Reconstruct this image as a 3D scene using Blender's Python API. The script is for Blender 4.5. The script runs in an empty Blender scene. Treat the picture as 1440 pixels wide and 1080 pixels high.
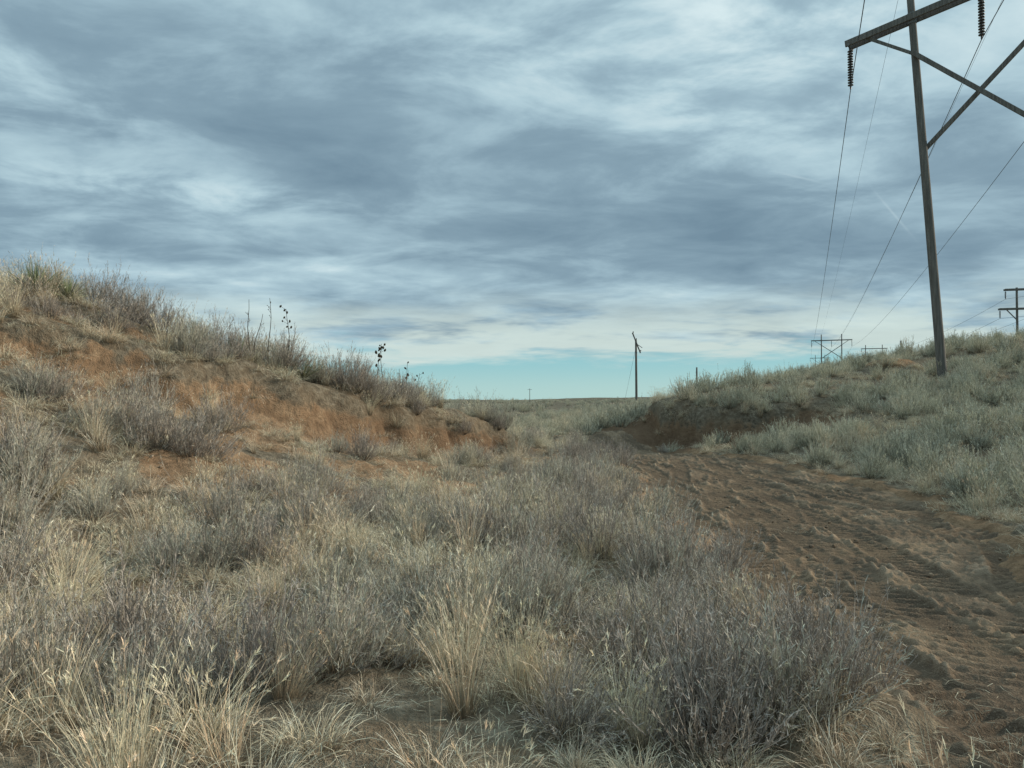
import bpy, math, random
import numpy as np
from mathutils import Vector, Matrix
R=np.random.RandomState(7); random.seed(7)
scene=bpy.context.scene
# ------------------------------------------------------------------ noise
_perm={}
def _p(seed):
    if seed not in _perm:
        r=np.random.RandomState(seed+100); p=r.permutation(512)
        a=r.rand(512)*2*np.pi
        _perm[seed]=(p,np.cos(a),np.sin(a))
    return _perm[seed]
def gn(x,y,seed=0):
    p,ca,sa=_p(seed)
    x=np.asarray(x,float);y=np.asarray(y,float)
    xi=np.floor(x).astype(np.int64);yi=np.floor(y).astype(np.int64)
    xf=x-xi;yf=y-yi
    u=xf*xf*xf*(xf*(xf*6-15)+10);v=yf*yf*yf*(yf*(yf*6-15)+10)
    def g(i,j,dx,dy):
        h=p[(p[(xi+i)&511]+yi+j)&511]
        return ca[h]*dx+sa[h]*dy
    a=g(0,0,xf,yf);b=g(1,0,xf-1,yf);c=g(0,1,xf,yf-1);d=g(1,1,xf-1,yf-1)
    return 1.5*((a*(1-u)+b*u)*(1-v)+(c*(1-u)+d*u)*v)
def fbm(x,y,o=4,seed=0,gain=.5):
    s=0;a=1.
    for i in range(o):
        s=s+a*gn(x*2**i+13.7*i,y*2**i-7.1*i,seed+i);a*=gain
    return s
def ss(a,b,x):
    t=np.clip((np.asarray(x,float)-a)/(b-a),0,1);return t*t*(3-2*t)
# ------------------------------------------------------------------ terrain
CP=np.array([(0,0,0),(-4,0,.3),(4,0,-.05),(10,0,.3),(-10,0,1.3),(0,-10,0),(20,0,1),(-20,0,3.5),(20,-12,1),(-20,-12,3),
(0,5,0),(2,5,-.05),(5,5,-.1),(4,10,-.1),(6,10,-.1),(5,15,-.1),(5.5,20,-.1),(6,27,0),(4,33,0),(3,38,0),(0,42,-.2),
(-2,5,.15),(-2,9,.2),(0,12,.1),(1.5,16,.05),(2.5,22,.1),(2,28,.15),
(-5,7,.5),(-4,10,.5),(-2,14,.4),(-.5,18,.3),(.9,22,.25),
(-7,10,1.5),(-6,13,1.7),(-4,16,1.35),(-2.2,19,.85),
(-10.4,15,4.15),(-8.5,16,3.65),(-6.5,17,2.85),(-4.2,20,2.05),(-2.3,24,1.35),(-.7,26,.85),
(-14,20,4.3),(-10,22,3.3),(-7,25,2.2),(-4,30,1.2),(-1,33,.4),(-20,25,4.4),(-15,35,2.5),(-5,45,.3),(-20,15,6),(-25,40,3),(-14,12,5),(-12,7,3.6),(-8,4,1.5),
(6,33,0),(6.8,33,.2),(8.3,34.8,1.95),(10.5,34,2.25),(8.5,31,.35),(10.8,30.8,.8),(12.5,35,2.55),(15,34,2.7),(19.8,34,3.15),(24,34,4.0),
(22,42,4.3),(30,45,5.5),(16,42,3.2),(10,42,1.9),
(9,22,.15),(11,22,.5),(14,24,1.2),(10,28,.45),(14,29,1.6),(18,28,2.2),(20,22,1.8),(12,16,.5),(16,16,1.1),(9,14,.1),(8.5,10,.1),(12,10,.5),(20,10,1.3),
(28,20,2.8),(35,30,5),(40,45,6),(40,10,3),(40,-12,2),(30,60,5),(20,60,3),(10,55,.9),(3,50,-.3),(-3,60,-.3),(10,70,.3),(40,70,5.5),(50,60,6),
(-20,60,.3),(-40,60,.5),(-40,30,4),(-40,0,6),(0,75,-.4),(25,80,3)],float)
def _phi(r2): return 0.5*r2*np.log(r2+1e-9)
n=len(CP)
Kp=_phi(((CP[:,None,:2]-CP[None,:,:2])**2).sum(-1))+np.eye(n)*0.6
Pm=np.hstack([np.ones((n,1)),CP[:,:2]])
A=np.zeros((n+3,n+3));A[:n,:n]=Kp;A[:n,n:]=Pm;A[n:,:n]=Pm.T
W=np.linalg.solve(A,np.concatenate([CP[:,2],[0,0,0]]))
def tps(x,y):
    out=W[n]+W[n+1]*x+W[n+2]*y
    for i in range(n):
        out=out+W[i]*_phi((x-CP[i,0])**2+(y-CP[i,1])**2)
    return out
def polysd(x,y,P):
    best=np.full(x.shape,1e18);sd=np.zeros(x.shape);am=np.zeros(x.shape)
    for a,b in zip(P[:-1],P[1:]):
        dx,dy=b[0]-a[0],b[1]-a[1];L2=dx*dx+dy*dy
        t=np.clip(((x-a[0])*dx+(y-a[1])*dy)/L2,0,1)
        qx=x-a[0]-t*dx;qy=y-a[1]-t*dy;d2=qx*qx+qy*qy
        m=d2<best
        s=np.sign(dx*(y-a[1])-dy*(x-a[0]))
        best=np.where(m,d2,best);sd=np.where(m,s*np.sqrt(d2),sd);am=np.where(m,a[2]+(b[2]-a[2])*t,am)
    return sd,am
LIPL=[(-15,10.5,0),(-11,12.2,.6),(-8.5,13.6,.9),(-6.5,14.9,1),(-5,16.6,1.2),(-3.3,19,1.4),(-1.5,22,1.6),(-.3,24.6,1.3),(.4,27,0)]
LIPR=[(7.6,40,0),(6.9,37,.8),(7.1,34.3,1.2),(8.2,32.6,1.2),(10.6,31.6,1),(12.6,31.4,.4),(14.5,31.5,0)]
LIP2=[(-13,14.2,0),(-10.6,14.6,.7),(-8.9,15.6,.8),(-7.4,16.4,.5),(-6.4,17,0)]
EY=np.array([-8,0,4,7,9,11,15,22,27,33,38,42,46,50],float)
EL=np.array([1.7,1.8,2.1,2.5,2.6,2.6,2.8,3.2,3.4,2.8,1.8,.3,-1.8,-5.2])
ER=np.array([5.3,5.4,5.5,5.8,6.3,7.3,8.2,8.4,7.6,6.3,5.0,3.5,1.2,-2])
_yy=np.linspace(-8,50,600)
def _sm(v):
    k=np.hanning(41);k/=k.sum();e=np.interp(_yy,EY,v);e2=np.pad(e,20,mode='edge');return np.convolve(e2,k,'valid')
ELs,ERs=_sm(EL),_sm(ER)
def road(x,y):
    l=np.interp(y,_yy,ELs);r=np.interp(y,_yy,ERs)
    d=np.minimum(x-l,r-x)+.36*fbm(x*.9,y*.9,3,40)
    return np.minimum(d,(49-y)*.5)
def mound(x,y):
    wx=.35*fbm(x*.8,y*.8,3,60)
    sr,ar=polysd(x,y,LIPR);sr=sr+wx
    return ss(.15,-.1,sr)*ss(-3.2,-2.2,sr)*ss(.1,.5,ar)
def lip_shade(x,y):  # band under the left lip where the overhang's shade is painted
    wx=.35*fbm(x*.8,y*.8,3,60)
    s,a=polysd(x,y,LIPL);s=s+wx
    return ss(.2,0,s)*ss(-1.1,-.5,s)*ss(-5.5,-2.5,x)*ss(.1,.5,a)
def dirt(x,y,rd=None):
    nz=fbm(x*.55,y*.55,4,50);nf=fbm(x*1.4,y*1.4,3,55)
    wx=.35*fbm(x*.8,y*.8,3,60)
    sd,am=polysd(x,y,LIPL);s=sd+wx
    d=ss(.15,-.1,s)*ss(-6.0,-2.8,s+nz)*ss(.0,.35,am)*ss(-.35,.25,nz+.35*nf+.04+.8*np.exp(-(s/1.1)**2))
    s2,am2=polysd(x,y,LIP2);s2=s2+wx
    d=np.maximum(d,ss(.15,-.1,s2)*ss(-1.6,-.6,s2)*ss(.1,.5,am2)*ss(-.3,.1,nf+.2))
    d=np.maximum(d,ss(.2,.45,nz+.3*nf)*.8*ss(4,1,s)*ss(-5.5,-7.5,x)*ss(5,9,y)*ss(25,16,y))
    d=np.maximum(d,mound(x,y))
    d=np.maximum(d,np.exp(-(((x-19.4)/1.3)**2+((y-38)/.9)**2)**2))
    if rd is None: rd=road(x,y)
    d=np.maximum(d,ss(-.55,-.05,rd+.3*nz)*.9*ss(4,8,y))
    return np.clip(d,0,1)
def base(x,y):
    x=np.asarray(x,float);y=np.asarray(y,float)
    w=ss(62,115,np.hypot(x,y-22))
    near=np.clip(tps(x,y),-1.5,9)
    far=.6+1.1*fbm(x/95.,y/95.,3,20)+5.5*ss(10,240,x)*ss(50,160,y)+1.2*ss(250,900,y)
    far=far+2.0*fbm(x/400.,y/400.,2,25)*ss(300,900,np.hypot(x,y))
    z=near*(1-w)+far*w
    wx=.35*fbm(x*.8,y*.8,3,60)
    for P,sc in ((LIPL,.42),(LIPR,.60),(LIP2,.28)):
        sd,am=polysd(x,y,P);sd=sd+wx
        z=z+sc*am*np.tanh(sd/.17)*np.exp(-(sd/1.3)**2)
    rd=road(x,y)
    off=1-ss(-.4,.4,rd)
    z=z+off*(.13*fbm(x/3.,y/3.,3,30)+.05*fbm(x*1.3,y*1.3,3,34))
    D=dirt(x,y,rd)
    z=z+D*(.09*fbm(x*2.2,y*2.2,4,70)-.09*np.abs(gn(x*1.5+y*.4,y*.7,77)))*off
    z=z+.10*np.exp(-((rd+.15)/.28)**2)*(0.6+fbm(x*1.2,y*1.2,2,44))
    z=z+.6*np.exp(-(((x-19.4)/1.3)**2+((y-38)/.9)**2)**2)
    return z
def H(x,y):
    return base(x,y)-.15*ss(0,.45,road(x,y))
def Hs(x,y): return float(H(np.array([float(x)]),np.array([float(y)]))[0])
# ------------------------------------------------------------------ helpers
def mesh_np(name,V,F,attrs=None,smooth=True,mat=None,link=True):
    me=bpy.data.meshes.new(name)
    V=np.ascontiguousarray(V,dtype=np.float32);F=np.ascontiguousarray(F,dtype=np.int32)
    k=F.shape[1] if len(F) else 4
    me.vertices.add(len(V));me.vertices.foreach_set('co',V.ravel())
    if len(F):
        me.loops.add(F.size);me.loops.foreach_set('vertex_index',F.ravel())
        me.polygons.add(len(F));me.polygons.foreach_set('loop_start',np.arange(0,F.size,k,dtype=np.int32))
        me.polygons.foreach_set('use_smooth',np.full(len(F),smooth))
    for nm,(tp,data) in (attrs or {}).items():
        a=me.attributes.new(nm,tp,'POINT')
        if tp=='FLOAT': a.data.foreach_set('value',np.ascontiguousarray(data,dtype=np.float32))
        elif tp=='INT': a.data.foreach_set('value',np.ascontiguousarray(data,dtype=np.int32))
        else: a.data.foreach_set('vector',np.ascontiguousarray(data,dtype=np.float32).ravel())
    me.update(calc_edges=True)
    if mat: me.materials.append(mat)
    ob=bpy.data.objects.new(name,me)
    if link: scene.collection.objects.link(ob)
    return ob
def grid_faces(nx,ny):
    i=np.arange(nx*ny).reshape(ny,nx)
    return np.stack([i[:-1,:-1],i[:-1,1:],i[1:,1:],i[1:,:-1]],-1).reshape(-1,4)
class NT:
    def __init__(s,nt): s.nt=nt;nt.nodes.clear()
    def n(s,t,**k):
        nd=s.nt.nodes.new(t)
        for a,b in k.items(): setattr(nd,a,b)
        return nd
    def l(s,a,b): s.nt.links.new(a,b)
    def put(s,sock,v):
        if isinstance(v,bpy.types.NodeSocket): s.l(v,sock)
        else:
            if isinstance(v,(tuple,list)) and sock.type=='RGBA' and len(v)==3: v=(*v,1)
            sock.default_value=v
    def m(s,op,a,b=None,c=None,clamp=False):
        nd=s.n('ShaderNodeMath',operation=op,use_clamp=clamp)
        s.put(nd.inputs[0],a)
        if b is not None: s.put(nd.inputs[1],b)
        if c is not None: s.put(nd.inputs[2],c)
        return nd.outputs[0]
    def mix(s,f,a,b,bt='MIX'):
        nd=s.n('ShaderNodeMix',data_type='RGBA',blend_type=bt)
        s.put(nd.inputs[0],f);s.put(nd.inputs[6],a);s.put(nd.inputs[7],b)
        return nd.outputs[2]
    def noise(s,vec,scale,detail=4,rough=.5,dist=0,dim='3D'):
        nd=s.n('ShaderNodeTexNoise',noise_dimensions=dim)
        if vec is not None: s.l(vec,nd.inputs['Vector'])
        nd.inputs['Scale'].default_value=scale;nd.inputs['Detail'].default_value=detail
        nd.inputs['Roughness'].default_value=rough;nd.inputs['Distortion'].default_value=dist
        return nd.outputs[0]
    def ramp(s,f,stops):
        nd=s.n('ShaderNodeValToRGB');e=nd.color_ramp.elements
        while len(e)<len(stops): e.new(.5)
        for q,(p,c) in zip(e,stops):
            q.position=p;q.color=(*c,1) if len(c)==3 else c
        s.l(f,nd.inputs[0]);return nd.outputs[0]
    def rng(s,v,a,b,c=0.,d=1.,smooth=True):
        nd=s.n('ShaderNodeMapRange',interpolation_type='SMOOTHSTEP' if smooth else 'LINEAR')
        s.put(nd.inputs[0],v)
        for i,q in enumerate((a,b,c,d)): nd.inputs[1+i].default_value=q
        return nd.outputs[0]
    def attr(s,nm,out='Fac'):
        nd=s.n('ShaderNodeAttribute',attribute_name=nm);return nd.outputs[out]
def newmat(nm):
    m=bpy.data.materials.new(nm);m.use_nodes=True;return m,NT(m.node_tree)
def finish(t,col,rough=.9,bump=None,bstr=.5,bdist=.02,spec=.15,plain=False):
    if plain:
        b=t.n('ShaderNodeBsdfDiffuse');t.put(b.inputs['Color'],col)
    else:
        b=t.n('ShaderNodeBsdfPrincipled');t.put(b.inputs['Base Color'],col);t.put(b.inputs['Roughness'],rough)
        b.inputs['Specular IOR Level'].default_value=spec
    if bump is not None:
        bn=t.n('ShaderNodeBump');bn.inputs['Strength'].default_value=bstr;bn.inputs['Distance'].default_value=bdist
        t.l(bump,bn.inputs['Height']);t.l(bn.outputs[0],b.inputs['Normal'])
    o=t.n('ShaderNodeOutputMaterial');t.l(b.outputs[0],o.inputs[0])
# ------------------------------------------------------------------ materials
mg,t=newmat('ground_soil')
geo=t.n('ShaderNodeNewGeometry').outputs['Position']
D=t.attr('dirt')
n1=t.noise(geo,.9,2,.6);n2=t.noise(geo,7,4,.65);n3=t.noise(geo,45,2,.7);n4=t.noise(geo,3,3,.6)
dc=t.ramp(n4,[(.25,(.165,.105,.063)),(.5,(.295,.192,.115)),(.75,(.41,.285,.175))])
dc=t.mix(t.rng(n3,.4,.75),dc,t.mix(.5,dc,(.14,.10,.065)))
dc=t.mix(t.rng(n2,.52,.34,0,.5),dc,(.11,.075,.048))
dc=t.mix(t.m('MULTIPLY',t.attr('face_shade'),.75),dc,(.12,.08,.053))  # shade painted into the soil colour on mound face and under left lip
sc_=t.ramp(n2,[(.3,(.085,.068,.050)),(.5,(.17,.14,.10)),(.7,(.28,.24,.175))])
sc_=t.mix(t.rng(n1,.4,.65),sc_,t.mix(.5,sc_,(.20,.145,.092)))
far=t.n('ShaderNodeVectorMath',operation='LENGTH');t.l(geo,far.inputs[0])
fc=t.ramp(t.noise(geo,.35,5,.72),[(.3,(.075,.068,.054)),(.5,(.145,.128,.096)),(.7,(.23,.20,.142))])
gc=t.mix(t.rng(far.outputs['Value'],35,110),sc_,fc)
e=t.m('ADD',D,t.m('MULTIPLY',t.m('SUBTRACT',n2,.5),.9))
col=t.mix(t.rng(e,.3,.65),gc,dc)
hh=t.m('ADD',t.m('MULTIPLY',n2,1.),t.m('MULTIPLY',n3,.35))
finish(t,col,.95,hh,1.,.10,plain=True)
mr,t=newmat('road_dirt')
geo=t.n('ShaderNodeNewGeometry').outputs['Position']
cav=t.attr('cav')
n1=t.noise(geo,.7,3,.6);n2=t.noise(geo,9,4,.65);n3=t.noise(geo,50,2,.7)
c=t.ramp(n1,[(.32,(.135,.100,.070)),(.5,(.185,.137,.094)),(.68,(.28,.20,.128))])
c=t.mix(t.rng(cav,-.035,.02),t.mix(.6,c,(.065,.048,.034)),c)  # tread hollows darkened in the colour, standing in for their shade
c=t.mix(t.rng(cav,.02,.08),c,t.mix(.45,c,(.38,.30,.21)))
c=t.mix(t.rng(n3,.52,.74,0,.45),c,(.34,.27,.19))
c=t.mix(t.rng(n2,.52,.3,0,.55),c,(.08,.06,.044))
hh=t.m('ADD',t.m('MULTIPLY',n2,1.),t.m('MULTIPLY',n3,.4))
finish(t,c,.95,hh,.9,.05,plain=True)
def plantmat(nm,stops,basec):
    m,t=newmat(nm)
    oi=t.n('ShaderNodeObjectInfo').outputs['Random']
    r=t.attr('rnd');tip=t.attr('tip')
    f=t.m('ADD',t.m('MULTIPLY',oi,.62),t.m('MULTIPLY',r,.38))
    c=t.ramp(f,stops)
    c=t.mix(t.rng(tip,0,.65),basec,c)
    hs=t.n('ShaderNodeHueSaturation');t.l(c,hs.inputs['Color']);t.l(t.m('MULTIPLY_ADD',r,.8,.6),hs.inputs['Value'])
    finish(t,hs.outputs[0],plain=True)
    return m
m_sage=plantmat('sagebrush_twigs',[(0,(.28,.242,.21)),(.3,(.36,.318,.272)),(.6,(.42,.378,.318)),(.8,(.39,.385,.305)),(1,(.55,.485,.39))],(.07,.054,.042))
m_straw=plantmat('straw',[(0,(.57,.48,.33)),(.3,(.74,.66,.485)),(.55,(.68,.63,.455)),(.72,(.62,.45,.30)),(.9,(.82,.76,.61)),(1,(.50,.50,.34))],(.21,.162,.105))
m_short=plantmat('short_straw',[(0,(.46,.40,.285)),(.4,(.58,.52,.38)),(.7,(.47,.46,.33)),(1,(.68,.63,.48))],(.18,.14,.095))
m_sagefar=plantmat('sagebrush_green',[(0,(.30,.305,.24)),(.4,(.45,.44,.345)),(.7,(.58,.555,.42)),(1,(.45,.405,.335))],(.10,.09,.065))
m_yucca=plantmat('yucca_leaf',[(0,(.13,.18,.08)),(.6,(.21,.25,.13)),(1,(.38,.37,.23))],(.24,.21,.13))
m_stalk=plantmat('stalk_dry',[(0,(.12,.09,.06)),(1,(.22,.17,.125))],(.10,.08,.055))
mw,t=newmat('weathered_wood')
tc=t.n('ShaderNodeNewGeometry').outputs['Position']
mp=t.n('ShaderNodeMapping');mp.inputs['Scale'].default_value=(14,14,.8);t.l(tc,mp.inputs[0])
nn=t.noise(mp.outputs[0],1,6,.65)
finish(t,t.ramp(nn,[(.3,(.08,.075,.067)),(.55,(.15,.14,.125)),(.75,(.23,.215,.19))]),.85,nn,.5,.02)
mi,t=newmat('insulator_glaze');finish(t,(.045,.042,.042),.35,spec=.5)
mc,t=newmat('cable_metal');finish(t,t.ramp(t.noise(None,3),[(.3,(.05,.055,.06)),(.7,(.09,.095,.10))]),.5)
ms,t=newmat('steel_fitting');finish(t,t.ramp(t.noise(None,9),[(.3,(.12,.12,.12)),(.7,(.2,.2,.195))]),.5)
# ------------------------------------------------------------------ ground sheet
nx,ny=900,860
ux=np.linspace(-np.arcsinh(4500/9),np.arcsinh(4500/9),nx);gx=9*np.sinh(ux)+.5
uy=np.linspace(np.arcsinh((-60-11)/10),np.arcsinh(6000/10),ny);gy=10*np.sinh(uy)+11
X,Y=np.meshgrid(gx,gy);X=X.ravel();Y=Y.ravel()
Z=H(X,Y)
mesh_np('ground',np.stack([X,Y,Z],1),grid_faces(nx,ny),{'dirt':('FLOAT',dirt(X,Y)),'face_shade':('FLOAT',np.maximum(mound(X,Y),.75*lip_shade(X,Y)))},mat=mg)
# ------------------------------------------------------------------ dirt road with machine tracks
ys=[-6.];
while ys[-1]<48.5: ys.append(ys[-1]+max(.026,.003*max(ys[-1],0)))
ys=np.array(ys);us=np.linspace(-.12,1.12,250)
U,Yr=np.meshgrid(us,ys)
l=np.interp(Yr,_yy,ELs);r=np.interp(Yr,_yy,ERs)
Xr=l+(r-l)*U;Xr=Xr.ravel();Yr=Yr.ravel()
rd=road(Xr,Yr);m=ss(-.05,.4,rd)
cen=(np.interp(Yr,_yy,ELs)+np.interp(Yr,_yy,ERs))/2
T=Xr-cen
det=.05*fbm(Xr*1.1,Yr*.8,3,80)+.028*fbm(Xr*4,Yr*3,3,81)
clod=np.maximum(fbm(Xr*9,Yr*9,2,84)-.15,0)*.055
det=det+clod
rr=np.random.RandomState(5)
for k in range(34):
    cy=rr.uniform(2,36);cx=rr.uniform(-2.4,2.4);hd=rr.normal(-.04,.15);cur=rr.normal(0,.010)
    yy=Yr-cy
    a=T-(cx+hd*yy+cur*yy*yy)
    wd=rr.uniform(.20,.27);ln_=rr.uniform(3,12)
    wob=.25*fbm(Xr*1.5,Yr*1.5,2,90+k)
    inside=ss(wd+.05,wd-.04,np.abs(a)+.12*wob)
    seg=ss(ln_,ln_-.8,np.abs(yy)+wob*1.5)*ss(-.65,-.2,fbm(Xr*.8,Yr*.6,2,60+k))
    phs=(Yr+.35*a*(1 if k%2 else -1)+.03*fbm(Xr*3,Yr*3,2,31))/.19
    tri=np.abs((phs%1)-.5)*2
    dep=rr.uniform(.45,1.1)
    wear=ss(-.7,.1,fbm(Xr*2.1,Yr*2.1,3,33))
    new=((ss(.3,.85,tri)*.052-.028)*wear-.014)*dep+.36*det-.01
    w_=inside*seg
    ridge=np.exp(-((np.abs(a)-wd-.05)/.055)**2)*.042*seg*np.clip(.5+1.4*fbm(Xr*3,Yr*3,2,95),0,1.5)*dep
    det=det*(1-w_)+new*w_+ridge
det=np.clip(det,-.11,.13)
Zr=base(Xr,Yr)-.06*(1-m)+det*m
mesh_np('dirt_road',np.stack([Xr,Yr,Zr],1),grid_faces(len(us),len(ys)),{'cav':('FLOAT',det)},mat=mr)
# ------------------------------------------------------------------ plant meshes
def ribbons(P,w,rnd,R_,tip0=0.,tip1=1.,taper=.75):
    N,K,_=P.shape
    d=P[:,-1]-P[:,0];a=R_.rand(N)*2*np.pi
    s=np.stack([np.cos(a),np.sin(a),R_.uniform(-.2,.2,N)],1)
    s-=d*((s*d).sum(1)/((d*d).sum(1)+1e-9))[:,None];s/=np.linalg.norm(s,axis=1)[:,None]+1e-9
    tt=np.linspace(0,1,K)
    ww=(np.asarray(w).reshape(-1,1)*np.ones((N,1)))*(1-taper*tt[None,:])*.5
    L=P-s[:,None]*ww[...,None];Rr=P+s[:,None]*ww[...,None]
    V=np.stack([L,Rr],2).reshape(-1,3)
    b=(np.arange(N)*K*2)[:,None]+(np.arange(K-1)*2)[None,:]
    F=np.stack([b,b+1,b+3,b+2],-1).reshape(-1,4)
    t0=np.broadcast_to(np.asarray(tip0,float).reshape(-1,1),(N,1));t1=np.broadcast_to(np.asarray(tip1,float).reshape(-1,1),(N,1))
    tip=np.repeat((t0+(t1-t0)*tt[None,:]).reshape(-1),2)
    rn=np.repeat(np.broadcast_to(np.asarray(rnd).reshape(-1,1),(N,K)).reshape(-1),2)
    return V,F,tip,rn
def join(parts):
    Vs,Fs,T_,R__=[],[],[],[];o=0
    for V,F,t_,r_ in parts:
        Vs.append(V);Fs.append(F+o);T_.append(t_);R__.append(r_);o+=len(V)
    return np.concatenate(Vs),np.concatenate(Fs),np.concatenate(T_),np.concatenate(R__)
def plant(nm,parts,mat):
    V,F,t_,r_=join(parts)
    return mesh_np(nm,V,F,{'tip':('FLOAT',t_),'rnd':('FLOAT',r_)},smooth=False,mat=mat,link=False)
def sage(seed,nst=85,h=.62,mat=None,ntw=9,wid=1.,nl=4):
    q=np.random.RandomState(seed)
    az=q.rand(nst)*2*np.pi;lean=np.radians(q.uniform(2,68,nst))
    L=h*q.uniform(.7,1.12,nst)*(1-.18*(lean/1.2))
    lob=1+.22*np.sin(az*2+q.rand()*6)+.12*np.sin(az*3+q.rand()*6);L=L*lob
    K=4;tt=np.linspace(0,1,K)
    b=np.stack([np.cos(az)*.07*q.rand(nst),np.sin(az)*.07*q.rand(nst),-.05*np.ones(nst)],1)
    out=np.sin(lean)*L;up=np.cos(lean)*L
    wob=q.normal(0,.018,(nst,K,3))*tt[None,:,None]
    P=np.zeros((nst,K,3))
    P[...,0]=b[:,0:1]+np.cos(az)[:,None]*out[:,None]*(tt[None]**.8)
    P[...,1]=b[:,1:2]+np.sin(az)[:,None]*out[:,None]*(tt[None]**.8)
    P[...,2]=b[:,2:3]+up[:,None]*tt[None]**1.15+.12*out[:,None]*tt[None]**2
    P+=wob
    parts=[ribbons(P,.0065*wid,q.rand(nst)*.5,q,0,.7)]
    si=np.repeat(np.arange(nst),ntw);N=len(si);ts=q.uniform(.32,1,N)
    f=ts*(K-1);i0=np.minimum(f.astype(int),K-2);fr=(f-i0)[:,None]
    S=P[si,i0]*(1-fr)+P[si,i0+1]*fr
    dr=P[si,i0+1]-P[si,i0];dr/=np.linalg.norm(dr,axis=1)[:,None]
    dr=dr+q.normal(0,.33,(N,3));dr[:,2]+=.55;dr/=np.linalg.norm(dr,axis=1)[:,None]
    tl=h*q.uniform(.12,.34,N);k2=2
    tw=S[:,None]+dr[:,None]*tl[:,None,None]*np.linspace(0,1,k2)[None,:,None]
    tip0=ts*.6;rn=q.rand(N)
    parts.append(ribbons(tw,.0042*wid,rn,q,tip0,np.minimum(tip0+.45,1)))
    li=np.repeat(np.arange(N),nl);M=len(li);u=q.uniform(.15,1,M)
    S2=tw[li,0]*(1-u[:,None])+tw[li,-1]*u[:,None]
    d2=dr[li]+q.normal(0,.45,(M,3));d2/=np.linalg.norm(d2,axis=1)[:,None]
    ll=q.uniform(.018,.048,M)*(h/.6)
    LP=S2[:,None]+d2[:,None]*ll[:,None,None]*np.linspace(0,1,2)[None,:,None]
    parts.append(ribbons(LP,.005*wid,rn[li],q,np.minimum(tip0[li]+.2,1),1.,.6))
    return plant('sagebrush_bush',parts,mat or m_sage)
def grass(seed,nb=200,h=.55,rad=.09,lean=28,droop=.5,w=.0042,mat=None,heads=0,K=5):
    q=np.random.RandomState(seed)
    az=q.rand(nb)*2*np.pi;rr_=rad*np.sqrt(q.rand(nb));a2=az+q.normal(0,.7,nb)
    ln=np.radians(np.abs(q.normal(0,lean,nb)));L=h*q.uniform(.35,1.1,nb)
    P=np.zeros((nb,K,3));x=rr_*np.cos(az);y=rr_*np.sin(az);z=np.full(nb,-.03)
    dp=droop*q.uniform(.2,1.5,nb)*(5/(K-1))
    pos=np.stack([x,y,z],1);P[:,0]=pos
    ang=ln.copy()
    for k in range(1,K):
        ang=ang+dp*.42*(k/K)*1.4
        ang=np.minimum(ang,2.5)
        st=L/(K-1)
        pos=pos+np.stack([np.cos(a2)*np.sin(ang)*st,np.sin(a2)*np.sin(ang)*st,np.cos(ang)*st],1)
        pos[:,:2]+=q.normal(0,.006,(nb,2))
        P[:,k]=pos
    rn=q.rand(nb);parts=[ribbons(P,w*q.uniform(.6,1.3,nb),rn,q,0,1,.8)]
    if heads:
        hi=q.choice(nb,heads,replace=False);nh=7
        ii=np.repeat(hi,nh);u=q.uniform(.72,1,len(ii))
        S=P[ii,-2]*(1-u[:,None])+P[ii,-1]*u[:,None]
        d=P[ii,-1]-P[ii,-2];d/=np.linalg.norm(d,axis=1)[:,None]+1e-9;d+=q.normal(0,.35,d.shape)
        LP=S[:,None]+d[:,None]*(.03*np.linspace(0,1,2))[None,:,None]
        parts.append(ribbons(LP,.0045,rn[ii],q,1,1,.5))
    return plant('grass_tuft',parts,mat or m_straw)
def mat_patch(seed,nb=220,rad=.38,h=.13):
    return grass(seed,nb,h,rad,38,.7,.0045,m_short,K=3)
def litter(seed,nb=110,rad=.5):
    q=np.random.RandomState(seed)
    az=q.rand(nb)*6.28;rr_=rad*np.sqrt(q.rand(nb));a2=q.rand(nb)*6.28;L=q.uniform(.04,.17,nb)
    P=np.zeros((nb,3,3));tt=np.linspace(0,1,3)
    cu=q.normal(0,.02,nb)
    P[...,0]=(rr_*np.cos(az))[:,None]+np.cos(a2)[:,None]*L[:,None]*tt-np.sin(a2)[:,None]*cu[:,None]*np.array([0,1,0])
    P[...,1]=(rr_*np.sin(az))[:,None]+np.sin(a2)[:,None]*L[:,None]*tt+np.cos(a2)[:,None]*cu[:,None]*np.array([0,1,0])
    P[...,2]=.012+q.uniform(0,.04,nb)[:,None]*tt+q.uniform(0,.015,(nb,1))
    return plant('straw_litter',[ribbons(P,.0032,q.rand(nb),q,.15,.55,.3)],m_short)
def coll(nm,obs):
    c=bpy.data.collections.new(nm)
    for o in obs: c.objects.link(o)
    return c
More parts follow.
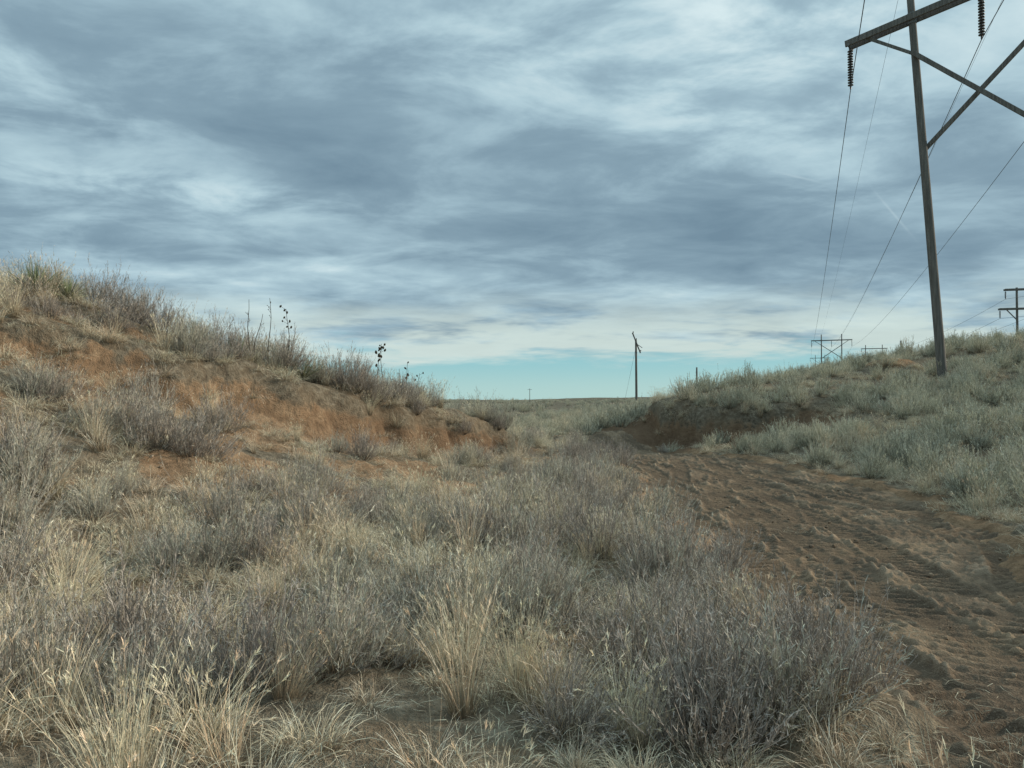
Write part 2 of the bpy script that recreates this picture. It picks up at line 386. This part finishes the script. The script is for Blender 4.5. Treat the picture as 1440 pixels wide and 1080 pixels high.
def scatter(name,C,x,y,scl,tilt=.12,sink=.0,seed=1,z=None):
    q=np.random.RandomState(seed);N=len(x)
    z=H(x,y) if z is None else z
    rot=np.stack([q.normal(0,tilt,N),q.normal(0,tilt,N),q.rand(N)*6.283],1)
    ob=mesh_np(name,np.stack([x,y,z-sink],1),np.zeros((0,4)),{'rot':('FLOAT_VECTOR',rot),'scl':('FLOAT',scl),'idx':('INT',q.randint(0,len(C.objects),N))})
    ng=bpy.data.node_groups.new(name+'_instances','GeometryNodeTree')
    ng.interface.new_socket('Geometry',in_out='INPUT',socket_type='NodeSocketGeometry')
    ng.interface.new_socket('Geometry',in_out='OUTPUT',socket_type='NodeSocketGeometry')
    gi=ng.nodes.new('NodeGroupInput');go=ng.nodes.new('NodeGroupOutput')
    ci=ng.nodes.new('GeometryNodeCollectionInfo');ci.inputs['Collection'].default_value=C
    ci.inputs['Separate Children'].default_value=True;ci.inputs['Reset Children'].default_value=True
    ip=ng.nodes.new('GeometryNodeInstanceOnPoints');ip.inputs['Pick Instance'].default_value=True
    def na(nm,tp):
        a=ng.nodes.new('GeometryNodeInputNamedAttribute');a.data_type=tp;a.inputs['Name'].default_value=nm
        return [o for o in a.outputs if o.enabled and o.name=='Attribute'][0]
    L=ng.links.new
    L(gi.outputs[0],ip.inputs['Points']);L(ci.outputs[0],ip.inputs['Instance'])
    L(na('idx','INT'),ip.inputs['Instance Index']);L(na('rot','FLOAT_VECTOR'),ip.inputs['Rotation']);L(na('scl','FLOAT'),ip.inputs['Scale'])
    L(ip.outputs[0],go.inputs[0])
    md=ob.modifiers.new('instances','NODES');md.node_group=ng
    return ob
def cand(y0,y1,dens,seed,marg=3,k=.76):
    q=np.random.RandomState(seed)
    xm=k*y1+marg;N=int(dens*2*xm*(y1-y0))
    x=q.uniform(-xm,xm,N);y=q.uniform(y0,y1,N)
    m=np.abs(x)<k*y+marg
    return x[m],y[m],q
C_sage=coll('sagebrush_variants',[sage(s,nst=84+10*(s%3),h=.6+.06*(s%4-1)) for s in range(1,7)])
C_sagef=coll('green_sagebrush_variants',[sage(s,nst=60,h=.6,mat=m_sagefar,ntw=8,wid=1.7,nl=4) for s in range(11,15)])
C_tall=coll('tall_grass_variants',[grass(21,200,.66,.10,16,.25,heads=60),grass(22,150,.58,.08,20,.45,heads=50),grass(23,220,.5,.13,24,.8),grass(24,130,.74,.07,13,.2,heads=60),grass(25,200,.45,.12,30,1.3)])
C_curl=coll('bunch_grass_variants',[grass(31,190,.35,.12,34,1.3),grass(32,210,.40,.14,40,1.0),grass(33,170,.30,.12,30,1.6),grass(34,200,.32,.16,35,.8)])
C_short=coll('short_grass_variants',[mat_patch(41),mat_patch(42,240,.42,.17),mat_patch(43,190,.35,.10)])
C_lit=coll('litter_variants',[litter(51),litter(52),litter(53,140,.6)])
def veg(x,y):
    rd=road(x,y);return ss(.05,-.35,rd),dirt(x,y,rd)
CRX=np.array([-11,-8.5,-6.5,-4.2,-2.3,-.7]);CRY=np.array([15,16,17,20,24,26.])
def crest(x,y):
    d=np.full(x.shape,1e9)
    for i in range(60):
        f=i/59*5;k=min(int(f),4);cx=CRX[k]+(CRX[k+1]-CRX[k])*(f-k);cy=CRY[k]+(CRY[k+1]-CRY[k])*(f-k)
        d=np.minimum(d,np.hypot(x-cx,y-cy))
    return np.exp(-(d/1.3)**2)
xs,yss,sc=[],[],[]
x,y,q=cand(2.2,14,4.6,100);v,d=veg(x,y);cl=fbm(x*.7,y*.7,2,120)
m=q.rand(len(x))<v*(1-.65*d)*np.clip(.65+1.1*cl,.12,1)*np.where(x>6,.35,1);xs.append(x[m]);yss.append(y[m]);sc.append(q.uniform(.5,1.15,m.sum())*(1-.3*d[m]))
x,y,q=cand(14,34,2.3,101);v,d=veg(x,y);cl=fbm(x*.5,y*.5,2,120);cr=crest(x,y)
m=q.rand(len(x))<v*(1-.65*d)*np.clip(.5+1.*cl+cr,.08,1)*np.where(x>6,.5,1);xs.append(x[m]);yss.append(y[m]);sc.append(q.uniform(.55,1.1,m.sum())*(1+.25*cr[m]))
x,y,q=cand(34,85,.5,102);v,d=veg(x,y)
m=q.rand(len(x))<v*(1-.8*d)*.7;xs.append(x[m]);yss.append(y[m]);sc.append(q.uniform(.8,1.4,m.sum()))
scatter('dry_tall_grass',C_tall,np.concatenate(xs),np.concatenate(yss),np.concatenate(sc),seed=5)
xs,yss,sc=[],[],[]
x,y,q=cand(2.2,16,5.2,110);v,d=veg(x,y)
m=q.rand(len(x))<v*(1-.68*d);xs.append(x[m]);yss.append(y[m]);sc.append(q.uniform(.55,1.15,m.sum()))
x,y,q=cand(16,38,3.0,111);v,d=veg(x,y)
m=q.rand(len(x))<v*(1-.76*d);xs.append(x[m]);yss.append(y[m]);sc.append(q.uniform(.7,1.3,m.sum()))
x,y,q=cand(38,110,.5,112);v,d=veg(x,y)
m=q.rand(len(x))<v*(1-.85*d);xs.append(x[m]);yss.append(y[m]);sc.append(q.uniform(1,1.9,m.sum()))
x,y,q=cand(2.5,6.3,3.0,113);rd=road(x,y)
m=(q.rand(len(x))<.6*ss(6.3,4.2,y))&(rd>0)&(x<5.6);xs.append(x[m]);yss.append(y[m]);sc.append(q.uniform(.35,.8,m.sum()))
scatter('bunch_grass',C_curl,np.concatenate(xs),np.concatenate(yss),np.concatenate(sc),seed=6)
x,y,q=cand(2.2,28,1.4,115);v,d=veg(x,y)
m=q.rand(len(x))<np.clip(v*(1-.6*d),0,1)*np.where(y>18,.55,1)
scatter('short_grass',C_short,x[m],y[m],q.uniform(.7,1.5,m.sum()),seed=7,tilt=.05)
x,y,q=cand(2.2,15,1.6,116);v,d=veg(x,y);rd=road(x,y)
m=q.rand(len(x))<np.where(rd>.3,.06+.9*ss(7,4.3,y),.7-.35*d)
zz=np.maximum(H(x[m],y[m]),base(x[m],y[m]))
scatter('straw_litter',C_lit,x[m],y[m],q.uniform(.7,1.2,m.sum()),seed=8,tilt=.04,z=zz)
spec=[(1.15,4.5,1.35),(1.75,4.75,1.3),(2.15,5.4,1.1),(1.5,5.3,1.2),(-.55,6.3,1.2),(-.05,6.5,1.2),(.35,6.9,1.1),(-.9,6.6,1.),(-2.2,4.6,1.15),(-1.7,4.9,1.1),(-2.7,5.3,1.2),(-1.3,5.2,1.),(-3.0,4.5,1.1),
(0,9.6,1.3),(-.45,9.8,1.15),(.5,10.2,1.15),(1.8,8.7,1.3),(2.1,9.4,1.1),(1.2,9.9,1.1),(1.3,11.5,1.2),(.7,12.6,1.2),(1.4,13.5,1.2),(-5.6,11.6,1.35),(-5.1,11.9,1.3),(-6.2,11.9,1.2),(-5.9,9.0,1.25),(-6.3,9.3,1.2),
(-3.4,7.5,1.1),(-2.7,8,1.05),(-3.1,7.9,1.1),(-.3,25,1.5),(.1,24.3,1.4),(-4.3,18.6,1.5),(-4.8,18.3,1.3),(-3.9,19.2,1.2),(-9.2,16.4,1.3),(-8.6,16.8,1.2),(-7.0,17.0,1.2),(-6.4,17.6,1.2),(-7.8,16.5,1.2),(-10.1,15.7,1.2),(-5.6,17.9,1.3),(-3.2,20.6,1.3),(-2.6,21.6,1.2),(-3.5,20.0,1.1),
(.9,14.8,1.2),(1.6,15.6,1.1),(.35,4.6,.85),(-4.3,5.9,1.1),(2.4,26,1.2),(1.8,23,1.1),(2.2,19,1.1),(1.9,17.3,1.2),(2.3,21,1.2),(2.0,6.9,1.05),(1.5,7.3,1.),(.2,8.1,1.),(-1.6,7.2,1.)]
S=np.array(spec);xs=[S[:,0]];yss=[S[:,1]];sc=[S[:,2]]
x,y,q=cand(3.6,34,1.25,130);v,d=veg(x,y);cl=fbm(x*.35,y*.35,3,131);cr=crest(x,y)
m=(q.rand(len(x))<v*(1-.82*d)*np.clip(.6+1.2*cl+cr,.14,1))&(x<6.5)&(np.hypot(x,y)>4.6);xs.append(x[m]);yss.append(y[m]);sc.append(q.uniform(.55,1.2,m.sum())*(1+.2*cr[m]))
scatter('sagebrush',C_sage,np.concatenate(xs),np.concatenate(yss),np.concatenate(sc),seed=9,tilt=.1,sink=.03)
xs=[np.array([4.0,4.8,5.6,5.0,6.6,7.2,5.9,9.2,9.9,8.7,11.0,12.0])];yss=[np.array([38.5,39.5,38.,41,39,41.5,42,36.,36.5,37.5,37,37.5])];sc=[np.array([1.6,1.8,1.8,1.9,1.7,1.8,1.9,1.5,1.5,1.6,1.4,1.6])]
x,y,q=cand(7,34,2.3,140);v,d=veg(x,y);cl=fbm(x*.35,y*.35,3,131)
m=(q.rand(len(x))<v*(1-.97*d)*np.clip(.75+1.2*cl,.25,1))&(x>=6.5);xs.append(x[m]);yss.append(y[m]);sc.append(q.uniform(.6,1.4,m.sum()))
x,y,q=cand(34,95,.42,141);v,d=veg(x,y)
m=(q.rand(len(x))<v*(1-.9*d)*.9);xs.append(x[m]);yss.append(y[m]);sc.append(q.uniform(.8,1.6,m.sum()))
x,y,q=cand(95,420,.035,142);m=q.rand(len(x))<np.clip(.6+fbm(x/40,y/40,2,143),0,1);xs.append(x[m]);yss.append(y[m]);sc.append(q.uniform(1.2,2.6,m.sum()))
scatter('green_sagebrush',C_sagef,np.concatenate(xs),np.concatenate(yss),np.concatenate(sc),seed=10,tilt=.1,sink=.03)
# clods
mg2,t=newmat('clod_dirt');oi=t.n('ShaderNodeObjectInfo').outputs['Random']
finish(t,t.ramp(oi,[(0,(.16,.118,.082)),(.5,(.24,.175,.118)),(1,(.35,.27,.19))]),plain=True)
def clodmesh(seed):
    import bmesh
    q=np.random.RandomState(seed)
    bm=bmesh.new();bmesh.ops.create_icosphere(bm,subdivisions=2,radius=.03)
    for v in bm.verts: v.co*=1+q.normal(0,.13);v.co.z*=.7
    me=bpy.data.meshes.new('dirt_clod');bm.to_mesh(me);bm.free();me.materials.append(mg2)
    return bpy.data.objects.new('dirt_clod',me)
C_cl=coll('clod_variants',[clodmesh(s) for s in range(4)])
x,y,q=cand(2.5,34,16,150);rd=road(x,y);d=dirt(x,y,rd)
m=q.rand(len(x))<np.where(rd>-.3,.3,d*.4)*np.where(y>18,.5,1)
zz=np.maximum(H(x[m],y[m]),np.where(rd[m]>0.2,base(x[m],y[m])-.01,-99))
scatter('dirt_clods',C_cl,x[m],y[m],.2+1.1*q.rand(m.sum())**4,seed=11,z=zz,tilt=1)
# ------------------------------------------------------------------ yuccas & stalks
def place(ob,x,y,s=1,rz=0,dz=0):
    scene.collection.objects.link(ob);ob.location=(x,y,Hs(x,y)+dz);ob.scale=(s,)*3;ob.rotation_euler=(0,0,rz)
def yucca(seed,nb=110,h=.6):
    q=np.random.RandomState(seed)
    az=q.rand(nb)*6.283;ln=np.radians(q.uniform(2,85,nb));L=h*q.uniform(.7,1.1,nb)
    K=4;tt=np.linspace(0,1,K);P=np.zeros((nb,K,3))
    P[...,0]=(np.cos(az)*np.sin(ln)*L)[:,None]*tt;P[...,1]=(np.sin(az)*np.sin(ln)*L)[:,None]*tt
    P[...,2]=.04+(np.cos(ln)*L)[:,None]*tt-.05*(np.sin(ln)*L)[:,None]*tt**2
    return plant('yucca_plant',[ribbons(P,.016,q.rand(nb),q,0,1,.9)],m_yucca)
for i,(x,y,s) in enumerate([(-9.9,15.3,1.25),(-5.7,18.1,1.1),(-6.4,17.3,1.0),(-5.1,18.0,1.2),(-3.55,20.3,1.0),(-9.5,15.8,1.),(-7.4,17.2,1.0)]):
    place(yucca(60+i),x,y,s)
def tube(path,rad,ns=6):
    V,F=[],[]
    P=[Vector(p) for p in path]
    for i,p in enumerate(P):
        d=(P[min(i+1,len(P)-1)]-P[max(i-1,0)]).normalized()
        a=d.orthogonal().normalized() if i==0 else (a-d*a.dot(d)).normalized()
        b=d.cross(a);rr_=rad[i] if hasattr(rad,'__len__') else rad
        for k in range(ns):
            th=2*math.pi*k/ns;V.append(p+(a*math.cos(th)+b*math.sin(th))*rr_)
    for i in range(len(P)-1):
        for k in range(ns): F.append((i*ns+k,i*ns+(k+1)%ns,(i+1)*ns+(k+1)%ns,(i+1)*ns+k))
    return V,F
def mk(nm,geoms,mat,parent=None,smooth=True):
    V,F=[],[]
    for v,f in geoms:
        o=len(V);V+=[tuple(a) for a in v];F+=[tuple(i+o for i in q_) for q_ in f]
    me=bpy.data.meshes.new(nm);me.from_pydata(V,[],F);me.update();me.materials.append(mat)
    for p in me.polygons: p.use_smooth=smooth
    ob=bpy.data.objects.new(nm,me);scene.collection.objects.link(ob)
    if parent: ob.parent=parent
    return ob
def pod(p,r,el,q):
    V,F=[],[];ns=6;zs=[-1,-.6,0,.6,1];rs=[.15,.75,1,.7,.1]
    ax=Vector((q.normal(0,.5),q.normal(0,.5),1)).normalized();a=ax.orthogonal().normalized();b=ax.cross(a)
    for z,rr_ in zip(zs,rs):
        for k in range(ns):
            th=k*2*math.pi/ns;V.append(Vector(p)+ax*z*r*el+(a*math.cos(th)+b*math.sin(th))*rr_*r)
    for i in range(4):
        for k in range(ns): F.append((i*ns+k,i*ns+(k+1)%ns,(i+1)*ns+(k+1)%ns,(i+1)*ns+k))
    return V,F
def stalk(x,y,h,lean,npods,seed,podr=.03):
    q=np.random.RandomState(seed);z=Hs(x,y)
    g=[];path=[(x+lean*t*t+.03*math.sin(t*7+seed),y,z+h*t) for t in np.linspace(0,1,8)]
    g.append(tube(path,[.013-.008*t for t in np.linspace(0,1,8)]))
    for i in range(npods):
        t=q.uniform(.6,1);c=Vector((x+lean*t*t+.03*math.sin(t*7+seed),y,z+h*t))
        a=q.rand()*6.28;e=c+Vector((math.cos(a)*q.uniform(.04,.13),math.sin(a)*.1,q.uniform(.03,.10)))
        g.append(tube([c,e],[.005,.003],4))
        if podr: g.append(pod(e,podr*q.uniform(.7,1.2),1.4,q))
    mk('yucca_seed_stalk',g,m_stalk)
stalk(-6.15,17.3,1.55,-.05,4,1,0);stalk(-6.0,17.2,1.2,.18,3,2,0);stalk(-5.72,17.4,1.65,.02,5,3,.01);stalk(-5.3,17.5,1.5,-.03,8,4,.026)
stalk(-3.75,20.2,1.5,.22,9,5,.034);stalk(-3.55,20.3,1.65,-.05,7,6,.030);stalk(-3.1,22,1.3,-.05,5,7,.034);stalk(-2.9,22.2,1.1,.1,3,8,.03)
# ------------------------------------------------------------------ power structures
def beam(a,b,w,h,off=(0,0,0)):
    a=Vector(a)+Vector(off);b=Vector(b)+Vector(off);d=(b-a).normalized()
    s=d.cross(Vector((0,0,1)));s=(s if s.length>1e-3 else Vector((1,0,0))).normalized();u=s.cross(d)
    V=[];c=.12*min(w,h)
    prof=[(-w/2+c,-h/2),(w/2-c,-h/2),(w/2,-h/2+c),(w/2,h/2-c),(w/2-c,h/2),(-w/2+c,h/2),(-w/2,h/2-c),(-w/2,-h/2+c)]
    for p in (a,b):
        for x,y in prof: V.append(p+s*x+u*y)
    F=[(k,(k+1)%8,8+(k+1)%8,8+k) for k in range(8)]+[tuple(range(7,-1,-1)),tuple(range(8,16))]
    return V,F
def insul(top,L=2.1,r=.135,nd=14):
    g=[];x,y,z=top;ns=14;prof=[]
    g.append(tube([(x,y,z),(x,y,z-.18)],.03,6))
    st=(L-.3)/nd
    for i in range(nd):
        z0=z-.18-i*st
        prof+=[(z0,.035),(z0-.02,.06),(z0-.05,r),(z0-.075,r*.97),(z0-.08,.05)]
    prof.append((z-L+.1,.035))
    V=[];F=[]
    for zz,rr_ in prof:
        for k in range(ns): V.append((x+rr_*math.cos(2*math.pi*k/ns),y+rr_*math.sin(2*math.pi*k/ns),zz))
    for i in range(len(prof)-1):
        for k in range(ns): F.append((i*ns+k,i*ns+(k+1)%ns,(i+1)*ns+(k+1)%ns,(i+1)*ns+k))
    g.append((V,F));g.append(tube([(x,y,z-L+.12),(x,y,z-L)],.04,6))
    return g
def pole(base_,top,r0,r1,par,nm='pole'):
    b=Vector(base_);tp=Vector(top);q=[b.lerp(tp,t) for t in np.linspace(0,1,9)]
    v,f=tube(q,[r0+(r1-r0)*t for t in np.linspace(0,1,9)],20);f.append(tuple(range(len(v)-20,len(v))))
    return mk(nm,[(v,f)],mw,par)
def hframe(p1,p2,d1,d2,zc1,zc2,ztop,over,x1hi,x1lo,x2hi,x2lo,r0=.21,r1=.15,bury=.5,iw=.135):
    e=bpy.data.objects.new('transmission_tower',None);scene.collection.objects.link(e)
    def at(p,d,z,zc):
        t=(z-p[2])/(zc-p[2]);return Vector((p[0]+d[0]*t,p[1]+d[1]*t,z))
    A=at(p1,d1,zc1,zc1);B=at(p2,d2,zc2,zc2)
    pole(at(p1,d1,p1[2]-bury,zc1),at(p1,d1,ztop,zc1),r0,r1,e,'pole_1');pole(at(p2,d2,p2[2]-bury,zc2),at(p2,d2,ztop+zc2-zc1,zc2),r0,r1,e,'pole_2')
    u=(B-A).normalized();Lf=A-u*over;Rt=B+u*over
    n_=u.cross(Vector((0,0,1))).normalized()*(r1+.09)
    mk('crossarm',[beam(Lf,Rt,.11,.30,n_),beam(Lf,Rt,.11,.30,-n_)],mw,e,False)
    h1,l1,h2,l2=at(p1,d1,x1hi,zc1),at(p1,d1,x1lo,zc1),at(p2,d2,x2hi,zc2),at(p2,d2,x2lo,zc2)
    mk('cross_brace',[beam(h1,l2,.12,.2,n_*.95),beam(l1,h2,.12,.2,-n_*.95)],mw,e,False)
    k1=Lf.lerp(A,.3);k2=Rt.lerp(B,.3)
    mk('knee_brace',[beam(k1,h1,.1,.14,n_*.4),beam(k2,h2,.1,.14,n_*.4)],mw,e,False)
    M=(A+B)/2
    ends=[];g=[]
    for p in (Lf+u*.15,M,Rt-u*.15):
        g+=insul((p.x,p.y,p.z-.1),2.1,iw);ends.append(Vector((p.x,p.y,p.z-2.2)))
    mk('insulators',g,mi,e)
    g=[beam(p-n_*1.25,p+n_*1.25,.08,.12,(0,0,-.12)) for p in (Lf+u*.15,M,Rt-u*.15)]
    g+=[tube([at(p1,d1,zc1-.25,zc1),at(p1,d1,zc1+.25,zc1)],r1+.04,16),tube([at(p2,d2,zc2-.25,zc2),at(p2,d2,zc2+.25,zc2)],r1+.04,16)]
    mk('fittings',g,ms,e)
    ends+= [at(p1,d1,ztop,zc1),at(p2,d2,ztop+zc2-zc1,zc2)]
    return ends
N1=hframe((19.8,34,Hs(19.8,34)),(23.7,30.1,Hs(23.7,30.1)),(-1.2,0),(-1.15,0),19.8,20.35,22.6,2.95,18.1,13.7,18.6,12.6)
def std(cx,cy,zt,dirx,diry,sp=5.6,r=.2,iw=.14):
    l=math.hypot(dirx,diry);ux,uy=dirx/l,diry/l
    a=(cx-ux*sp/2,cy-uy*sp/2);b=(cx+ux*sp/2,cy+uy*sp/2)
    return hframe((*a,Hs(*a)),(*b,Hs(*b)),(0,0),(0,0),zt-2,zt-2,zt,3.2,zt-3.6,zt-8,zt-3.6,zt-8,r,r*.8,iw=iw)
N2=std(106,245,24,.92,-.38,sp=6.2)
N3=std(196,470,31,.92,-.38)
N0=std(-62,-175,20,.92,-.38)
wires=[]
def wire(a,b,sag,r=.02,n=48):
    a=Vector(a);b=Vector(b);P=[]
    for i in range(n+1):
        t=i/n;p=a.lerp(b,t);p.z-=4*sag*t*(1-t);P.append(p)
    wires.append(tube(P,r,5))
for i in range(5):
    rr_=.019 if i<3 else .008
    wire(N1[i],N2[i],2.2 if i<3 else 1.2,rr_);wire(N2[i],N3[i],4,rr_);wire(N0[i],N1[i],3.0 if i<3 else 2,rr_)
mk('power_lines',wires,mc)
def twoarm(cx,cy,ztop,w,dirx,diry,levels=(0.3,3.2),r=.2):
    e=bpy.data.objects.new('transmission_tower',None);scene.collection.objects.link(e)
    l=math.hypot(dirx,diry);u=Vector((dirx/l,diry/l,0))
    c=Vector((cx,cy,0));sp=w*.28
    for k,s in enumerate((-1,1)):
        p=c+u*sp*s;pole((p.x,p.y,Hs(p.x,p.y)-.5),(p.x,p.y,ztop),r,r*.75,e,'pole_%d'%(k+1))
    n_=u.cross(Vector((0,0,1)))*(r+.07);g=[];ins=[];ends=[]
    for j,dz in enumerate(levels):
        ww=w*(1 if j else .86);z=ztop-dz
        a=c-u*ww/2;b=c+u*ww/2;a.z=b.z=z
        g+=[beam(a,b,.12,.28,n_),beam(a,b,.12,.28,-n_)]
        for q_ in (a+u*.15,b-u*.15):
            ins+=insul((q_.x,q_.y,z-.1),1.3,.13,9);ends.append(Vector((q_.x,q_.y,z-1.4)))
    z2=ztop-levels[-1]
    for s in (-1,1):
        p=c+u*sp*s
        g.append(beam(Vector((p.x,p.y,z2-1.8)),Vector((p.x,p.y,z2))+u*s*w*.14,.1,.14,n_*.5))
    mk('crossarms',g,mw,e,False);mk('insulators',ins,mi,e)
    return ends
T1=twoarm(78.8,110,19.0,11,1,-.25)
T2=twoarm(147,300,24.6,11,1,-.35,(1.5,4.5))
T0=twoarm(30,-90,16,10.5,1,-.25)
wires=[]
for a,b,c in zip(T1,T2,T0): wire(a,b,3,.02);wire(c,a,3,.02)
mk('power_lines',wires,mc)
e=bpy.data.objects.new('utility_pole',None);scene.collection.objects.link(e)
bx,by=16.5,98;zb=Hs(bx,by)
pole((bx,by,zb-.5),(bx-.05,by,10.0),.17,.13,e)
mk('crossarm',[beam((bx-.55,by-.25,11.0),(bx+.5,by-.25,8.3),.12,.16),beam((bx-.1,by-.2,9.6),(bx+.75,by-.2,9.0),.06,.08)],mw,e,False)
mk('insulators',[tube([(bx-.45,by,10.9),(bx-.4,by,11.2)],.07,8),tube([(bx+.45,by,8.5),(bx+.62,by,8.7)],.07,8),tube([(bx,by,10.),(bx,by,10.3)],.06,8)],mi,e)
wires=[]
wire((bx,by,9.4),(bx-1.6,by+1,zb),0,.012,4)
mk('guy_wire',wires,mc)
def post(x,y,zt,r,nm='wooden_post',arm=0):
    e=bpy.data.objects.new(nm,None);scene.collection.objects.link(e)
    pole((x,y,Hs(x,y)-.3),(x,y,zt),r,r*.85,e)
    if arm: mk('crossarm',[beam((x-arm,y-.2,zt-.6),(x+arm,y-.2,zt-.6),.12,.15)],mw,e,False)
post(79,150,14.2,.18,'utility_pole',.0)
post(12,48,4.2,.06)
post(9.6,400,8.5,.16,'utility_pole',1.2)
# ------------------------------------------------------------------ world
w=bpy.data.worlds.new('World');scene.world=w;w.use_nodes=True;t=NT(w.node_tree)
SUN_EL,SUN_AZ=math.radians(22),math.radians(80)
sky=t.n('ShaderNodeTexSky',sky_type='NISHITA',sun_disc=False)
sky.sun_elevation=SUN_EL;sky.sun_rotation=SUN_AZ;sky.air_density=1.2;sky.dust_density=.6
g=t.n('ShaderNodeTexCoord').outputs['Generated']
sp=t.n('ShaderNodeSeparateXYZ');t.l(g,sp.inputs[0]);dx,dy,dz=sp.outputs
zc=t.m('ADD',t.m('MAXIMUM',dz,0.),.11)
cb=t.n('ShaderNodeCombineXYZ');t.l(t.m('DIVIDE',dx,zc),cb.inputs[0]);t.l(t.m('DIVIDE',dy,zc),cb.inputs[1])
mp=t.n('ShaderNodeMapping');mp.inputs['Rotation'].default_value=(0,0,math.radians(-26));mp.inputs['Scale'].default_value=(.85,1.1,1);mp.inputs['Location'].default_value=(3.3,1.7,0)
t.l(cb.outputs[0],mp.inputs[0]);P=mp.outputs[0]
na=t.noise(P,.6,3,.5,.4,'2D');nb=t.noise(P,2.2,6,.58,.2,'2D')
val=t.m('ADD',t.m('MULTIPLY',na,.58),t.m('MULTIPLY',nb,.42))
az=t.m('ARCTAN2',dx,dy);el=t.m('ARCSINE',dz)
def blob(a0,e0,sa,se,rot=0):
    a=t.m('SUBTRACT',az,a0);b=t.m('SUBTRACT',el,e0)
    c,s=math.cos(rot),math.sin(rot)
    u=t.m('DIVIDE',t.m('ADD',t.m('MULTIPLY',a,c),t.m('MULTIPLY',b,s)),sa)
    v=t.m('DIVIDE',t.m('SUBTRACT',t.m('MULTIPLY',b,c),t.m('MULTIPLY',a,s)),se)
    return t.m('EXPONENT',t.m('MULTIPLY',t.m('ADD',t.m('MULTIPLY',u,u),t.m('MULTIPLY',v,v)),-1.))
def padd(v,b,k): return t.m('ADD',v,t.m('MULTIPLY',b,k))
nmod=t.rng(nb,.38,.64)
val=padd(val,t.m('MULTIPLY',blob(.32,.46,.26,.16),t.m('ADD',nmod,.35)),.125)
val=padd(val,t.m('MULTIPLY',blob(-.38,.255,.20,.022,.02),t.m('ADD',nmod,.25)),.085)
val=padd(val,t.m('MULTIPLY',blob(-.60,.36,.22,.18),t.m('ADD',nmod,.2)),.075)
val=padd(val,t.m('MULTIPLY',blob(-.05,.45,.25,.06),nmod),.07)
val=padd(val,blob(-.14,.34,.26,.06,-.2),-.03)
val=padd(val,blob(.15,.20,.5,.06),-.03)
val=padd(val,blob(-.6,.18,.3,.04),-.03)
cc=t.ramp(val,[(.28,(.160,.252,.328)),(.43,(.232,.345,.424)),(.52,(.325,.465,.545)),(.60,(.43,.59,.66)),(.74,(.66,.80,.83))])
cc=t.mix(t.m('MULTIPLY',t.m('MAXIMUM',blob(.371,.276,.020,.0013,-.32),blob(.478,.222,.026,.0013,-.95)),.22),cc,(.62,.76,.80))
strk=t.noise(P,.8,5,.6,.2,'2D')
e2=t.m('ADD',el,t.m('MULTIPLY',t.m('SUBTRACT',strk,.5),.10))
band=t.m('MULTIPLY',t.rng(e2,.16,.085),t.rng(strk,.33,.55))
cc=t.mix(t.m('MULTIPLY',band,.85),cc,(.61,.72,.675))
gap=t.rng(t.m('ADD',el,t.m('MULTIPLY',t.m('SUBTRACT',strk,.5),.10)),.076,.044)
sk=t.mix(1,sky.outputs[0],(.1,.1,.1),'MULTIPLY')
clear=t.mix(.85,sk,t.mix(t.rng(el,0,.06),(.42,.67,.67),(.25,.56,.64)))
cc=t.mix(gap,cc,clear)
hi=t.rng(el,.5,1.1,1.04,2.2)  # unseen sky above the frame strengthened to add light on the ground
br=t.n('ShaderNodeBackground');t.l(cc,br.inputs[0]);t.l(hi,br.inputs[1])
o=t.n('ShaderNodeOutputWorld');t.l(br.outputs[0],o.inputs[0])
# ------------------------------------------------------------------ sun, camera
sl=bpy.data.lights.new('sun','SUN');sl.energy=3.9;sl.angle=math.radians(6);sl.color=(1,.87,.70)
so=bpy.data.objects.new('sun',sl);scene.collection.objects.link(so)
dv=Vector((math.sin(SUN_AZ)*math.cos(SUN_EL),math.cos(SUN_AZ)*math.cos(SUN_EL),math.sin(SUN_EL)))
so.rotation_euler=dv.to_track_quat('Z','Y').to_euler()
cam=bpy.data.cameras.new('camera');cam.lens=26;cam.sensor_width=36;cam.clip_end=12000;cam.clip_start=.1
co=bpy.data.objects.new('camera',cam);scene.collection.objects.link(co)
co.location=(0,0,2.05);co.rotation_euler=(math.radians(91.27),0,0);scene.camera=co
scene.view_settings.view_transform='Standard';scene.view_settings.look='None';scene.view_settings.exposure=0
